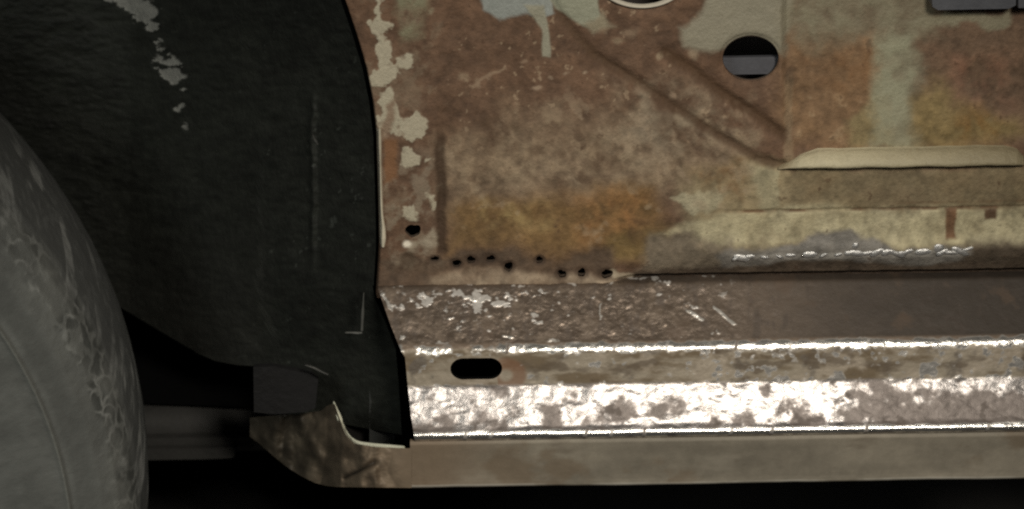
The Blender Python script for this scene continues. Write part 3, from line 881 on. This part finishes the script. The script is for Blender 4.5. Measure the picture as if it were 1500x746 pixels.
# crumpled end of the sill behind the wheel arch
ex = np.arange(366, 604, 1.6)
etop = np.interp(ex, [366, 376, 440, 470, 480, 490, 497, 506, 518, 550, 598, 607, 612], [612, 611, 606, 602, 594, 591, 612, 637, 650, 655, 657, 655, 646])
ebot = np.interp(ex, [366, 380, 400, 420, 440, 460, 478, 492, 520, 612], [640, 650, 668, 684, 697, 707, 712, 713.5, 714, 715])
et = np.linspace(0, 1, 70)
EA = np.repeat(ex[None], len(et), 0); EB = etop[None] + et[:, None] * (ebot - etop)[None]
g1 = fbm(EA, EB, 60, 101, 4); g2 = fbm(EA, EB, 22, 102, 5)
EY = np.interp(EA, [366, 430, 480, 500, 530, 550, 575, 612], [0.085, 0.050, 0.012, -0.018, -0.043, -0.0497, -0.0514, -0.0515])
g3 = np.abs(fbm(EA, EB, 70, 103, 3, ax=0.7))
EY = EY + (0.0045 * g1 + 0.0016 * g2 + 0.010 * (0.5 - np.clip(g3, 0, 1))) * sstep(606, 520, EA)
fold = sdline(EA, EB, [(505, 700), (530, 688), (548, 678)])
EY = EY + 0.004 * np.exp(-(fold / 5) ** 2)
fold2 = sdline(EA, EB, [(440, 620), (470, 665), (490, 706)])
EY = EY - 0.004 * np.exp(-(fold2 / 9) ** 2)
ce = np.ones(EA.shape + (3,)) * lin((96, 84, 70)) / 0.62
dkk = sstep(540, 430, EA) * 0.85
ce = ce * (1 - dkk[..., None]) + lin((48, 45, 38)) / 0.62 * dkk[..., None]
ce *= np.clip(1 + (0.35 * g1 + 0.45 * g2) * sstep(615, 560, EA), 0.35, 1.8)[..., None]
EY = EY - 0.0014 * et[:, None] * sstep(520, 612, EA)
cr_ = np.exp(-(fold / 3.2) ** 2)
ce = ce * (1 - 0.8 * cr_[..., None])
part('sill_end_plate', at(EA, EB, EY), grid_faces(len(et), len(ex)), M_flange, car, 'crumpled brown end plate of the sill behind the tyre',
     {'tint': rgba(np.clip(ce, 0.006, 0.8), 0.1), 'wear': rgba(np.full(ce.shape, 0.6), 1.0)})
Vb, Fb = ribbon([(488, 588), (493, 601), (499, 618), (506, 636), (517, 647), (530, 651), (560, 654), (596, 656)],
                [0.006, 0.0, -0.006, -0.016, -0.024, -0.030, -0.038, -0.046], [3, 6, 8, 11, 12, 8, 7, 6], 0.003)
part('arch_lip', Vb, Fb, M_lip, car, 'bent lip at the lower end of the wheel arch, its highlight painted pale')
Vb, Fb = ribbon([(533, 428), (532, 445), (531, 465), (530, 486)], [0.002] * 4, [2, 3, 5, 4], 0.002)
part('arch_seam', Vb, Fb, plain('seam_glint_grey', (0.10, 0.10, 0.09), 0.5, 0.2, 0.9, 150), car)  # grey strip stands in for the glint on the flange edge
Vb, Fb = ribbon([(505, 487), (515, 487), (524, 488), (531, 487)], [0.004] * 4, [2, 3, 4, 3], 0.002)
part('arch_seam', Vb, Fb, bpy.data.materials['seam_glint_grey'], car)

# ------------------------------------------------------------------ chassis rail and floor pan edges behind
rx_ = np.linspace(-0.75, -0.05, 40)
ra = np.linspace(0, 2 * np.pi, 33)
rc = at(300, 612, 0.205)
Vr = np.stack([np.repeat(rx_[None], len(ra), 0), rc[1] + 0.026 * np.sign(np.cos(ra))[:, None] * np.abs(np.cos(ra))[:, None] ** 0.6 + 0 * rx_[None],
               rc[2] + 0.018 * np.sign(np.sin(ra))[:, None] * np.abs(np.sin(ra))[:, None] ** 0.8 + 0 * rx_[None]], -1)
part('frame_rail', Vr, grid_faces(len(ra), len(rx_)), M_rail, car, 'dusty rounded chassis rail behind the tyre')
Vb, Fb = slab(([(-300, 650), (300, 641), (378, 640)], [(-300, 664), (300, 656), (374, 654)]), 0.172, 0.178)
part('floor_pan_seam', Vb, Fb, M_rail, car, smooth=False)
Vb, Fb = slab(([(-300, 664), (300, 657), (348, 656)], [(-300, 682), (300, 673), (342, 671)]), 0.166, 0.171)
part('floor_pan_seam', Vb, Fb, M_rail, car, smooth=False)
# the floor pan that closes the body from below and shades the ground
zp = float(at(300, 640, 0.20)[2]) + 0.035
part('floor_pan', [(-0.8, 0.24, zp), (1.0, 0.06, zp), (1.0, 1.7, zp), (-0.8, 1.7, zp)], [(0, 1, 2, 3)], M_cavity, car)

# ------------------------------------------------------------------ wheel
TH = math.radians(18.8)
wn = np.array([math.sin(TH), -math.cos(TH), 0]); we = np.array([math.cos(TH), math.sin(TH), 0]); wz = np.array([0, 0, 1.0])
WC = np.array([-0.25, 0, ZT - 0.153]) + we * -0.306
wheel = bpy.data.objects.new('wheel', None)
col.objects.link(wheel)
wheel.parent = car
wheel['label'] = 'wheel with a worn dusty tyre'
pr_ = np.array([(0.190, 0.045), (0.200, 0.028), (0.215, 0.018), (0.245, 0.006), (0.275, -0.001), (0.294, -0.003), (0.297, -0.004), (0.299, -0.0065), (0.301, -0.004), (0.305, -0.004),
                (0.318, -0.003), (0.328, 0.0015), (0.336, 0.009), (0.343, 0.021), (0.349, 0.038), (0.354, 0.058), (0.3575, 0.080), (0.359, 0.100), (0.359, 0.115),
                (0.354, 0.135), (0.338, 0.150), (0.30, 0.158), (0.24, 0.155), (0.19, 0.140)])
sg_ = np.r_[0, np.cumsum(np.hypot(*np.diff(pr_, axis=0).T))]
sv = np.concatenate([np.linspace(0, sg_[5], 30, endpoint=False), np.arange(sg_[5], sg_[17], 0.0006), np.linspace(sg_[17], sg_[-1], 26)])
PR = np.interp(sv, sg_, pr_[:, 0]); PD = np.interp(sv, sg_, pr_[:, 1])
k_ = np.array([1, 2, 3, 2, 1]) / 9
PRs = np.convolve(np.pad(PR, 2, 'edge'), k_, 'valid'); PDs = np.convolve(np.pad(PD, 2, 'edge'), k_, 'valid')
ang = np.concatenate([np.linspace(-0.25, 0.95, 760), np.linspace(0.95, 2 * np.pi - 0.25, 160)[1:]])
AN, RR = np.meshgrid(ang, PRs); DD = np.repeat(PDs[:, None], len(ang), 1); SV = np.repeat(sv[:, None], len(ang), 1)
ua = AN * 0.34 / S; ub = SV / S                      # arc coordinates in photo-pixel units
tn = fbm(ua, ub, 60, 111, 4); t2 = fbm(ua, ub, 18, 112, 4)
zone_sh = sstep(0.3375, 0.343, RR + 0.002 * tn * (DD < 0.1)) * (DD > 0.004)
# slanted lug grooves over the shoulder
ph = (ua - ub / 1.7) / 50.0 + 0.35 * fbm(ua, ub, 90, 113, 3)
gr = np.abs(ph - np.round(ph)) * 2
ln_mask = vnoise(ub / 60.0, np.round(ph) * 7.3, 114)
pa = ua - ub / 1.7
groove = sstep(0.15, 0.85, fbm(pa, ub + ua * 0.4, 40, 122, 3, ax=0.75, ay=2.6) + 0.2 * t2) * zone_sh * sstep(0.359, 0.356, RR)
# chain of small cells between sidewall and shoulder
cellw, cellh = 42.0, 28.0
iu = ua + 24 * fbm(ua, ub, 50, 115, 4); iv = ub + 20 * fbm(ua, ub, 44, 116, 4)
best = np.full(iu.shape, 9.0); second = np.full(iu.shape, 9.0)
bi = np.floor(iv / cellh)
for dj in (-1, 0, 1):
    for di in (-1, 0, 1):
        jj = bi + dj
        xx = (np.floor(iu / cellw - 0.5 * (jj % 2)) + di)
        jx = vnoise(xx * 3.1, jj * 5.7, 117) - 0.5; jy = vnoise(xx * 4.3, jj * 2.9, 118) - 0.5
        cxx = (xx + 0.5 + 0.5 * (jj % 2) + 0.5 * jx) * cellw; cyy = (jj + 0.5 + 0.4 * jy) * cellh
        dd = np.hypot((iu - cxx) / cellw, (iv - cyy) / cellh)
        second = np.where(dd < best, best, np.minimum(second, dd)); best = np.minimum(best, dd)
edge_c = second - best
band = sstep(0.3235, 0.327, RR + 0.0016 * tn) * sstep(0.3425, 0.3395, RR + 0.0015 * t2) * (DD < 0.03)
web = sstep(0.34, 0.04, edge_c) * band * sstep(-0.35, 0.55, fbm(ua, ub, 38, 119, 3) + 0.35)
pit = sstep(0.20, 0.45, edge_c) * band * sstep(-0.5, 0.4, fbm(ua, ub, 60, 120, 3))
dsp = -0.0004 * pit - 0.0004 * groove + 0.00015 * t2
RRd = RR + dsp * sstep(0.33, 0.345, RR); DDd = DD - dsp * sstep(0.345, 0.33, RR) * (DD < 0.1) - 0 * DD
ct = np.ones(RR.shape + (3,)) * np.array([0.158, 0.162, 0.150])
ct *= np.clip(1 + 0.14 * tn + 0.12 * t2, 0.4, 1.7)[..., None]


def layt(colr, mask):
    global ct
    ct = ct * (1 - mask[..., None]) + np.array(colr) * mask[..., None]


layt((0.105, 0.108, 0.104), zone_sh * 0.8)
layt((0.36, 0.365, 0.345), groove * np.clip(0.6 + 0.6 * tn, 0.15, 0.9))
layt((0.19, 0.195, 0.185), zone_sh * sstep(0.2, 0.9, fbm(ua, ub, 26, 121, 4)) * 0.6)
layt((0.075, 0.078, 0.072), pit * 0.8)
layt((0.32, 0.325, 0.305), web * np.clip(0.65 + 0.5 * t2, 0.15, 1))
dust = sstep(0.1, 0.9, tn + 0.5 * sstep(0.18, 0.0, AN)) * sstep(0.318, 0.33, RR) * sstep(0.347, 0.336, RR) * 0.6
layt((0.21, 0.215, 0.195), dust * (DD < 0.05))
layt((0.20, 0.205, 0.185), sstep(0.0022, 0.0006, np.abs(RR - 0.299)) * 0.7 * (DD < 0.05))
layt((0.10, 0.103, 0.095), sstep(0.302, 0.306, RR) * sstep(0.320, 0.312, RR) * (DD < 0.05) * 0.5)
VT = WC + (np.cos(AN) * RRd)[..., None] * we + (np.sin(AN) * RRd)[..., None] * wz - DDd[..., None] * wn
part('tyre', VT, grid_faces(len(sv), len(ang))[:, ::-1], M_tyre, wheel, 'grey dusty tyre with cracked shoulder pattern',
     {'tint': rgba(np.clip(ct, 0.01, 0.6), 0.0), 'wear': rgba(np.full(ct.shape, 0.85), 1.0)})
pr2 = np.array([(0.0, 0.03), (0.05, 0.03), (0.09, 0.05), (0.15, 0.06), (0.175, 0.045), (0.19, 0.035), (0.196, 0.036), (0.196, 0.05), (0.18, 0.08), (0.18, 0.12), (0.195, 0.138)])
a2_ = np.linspace(0, 2 * np.pi, 65)
A3, R3 = np.meshgrid(a2_, pr2[:, 0]); D3 = np.repeat(pr2[:, 1][:, None], len(a2_), 1)
part('rim', WC + (np.cos(A3) * R3)[..., None] * we + (np.sin(A3) * R3)[..., None] * wz - D3[..., None] * wn, grid_faces(len(pr2), len(a2_))[:, ::-1], M_wheel, wheel)

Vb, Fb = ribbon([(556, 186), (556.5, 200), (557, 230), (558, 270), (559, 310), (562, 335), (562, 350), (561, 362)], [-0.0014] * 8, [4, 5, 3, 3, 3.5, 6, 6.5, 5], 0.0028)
part('edge_glint', Vb, Fb, M_edge, panel, 'pale strip painted as the glint of the panel edge by the wheel housing')  # strip added as a painted glint

M_glint = plain('glint_grey', (0.05, 0.05, 0.045), 0.5, 0.2)  # thin strips added as small glints on the housing
for pts, dep in (([(446, 534), (458, 538), (470, 544), (482, 549)], 0.012), ([(458, 196), (461, 205), (464, 209), (466, 212)], 0.025)):
    Vb, Fb = ribbon(pts, [dep] * 4, [2, 5, 4, 2], 0.002)
    part('housing_glint', Vb, Fb, M_glint, car)
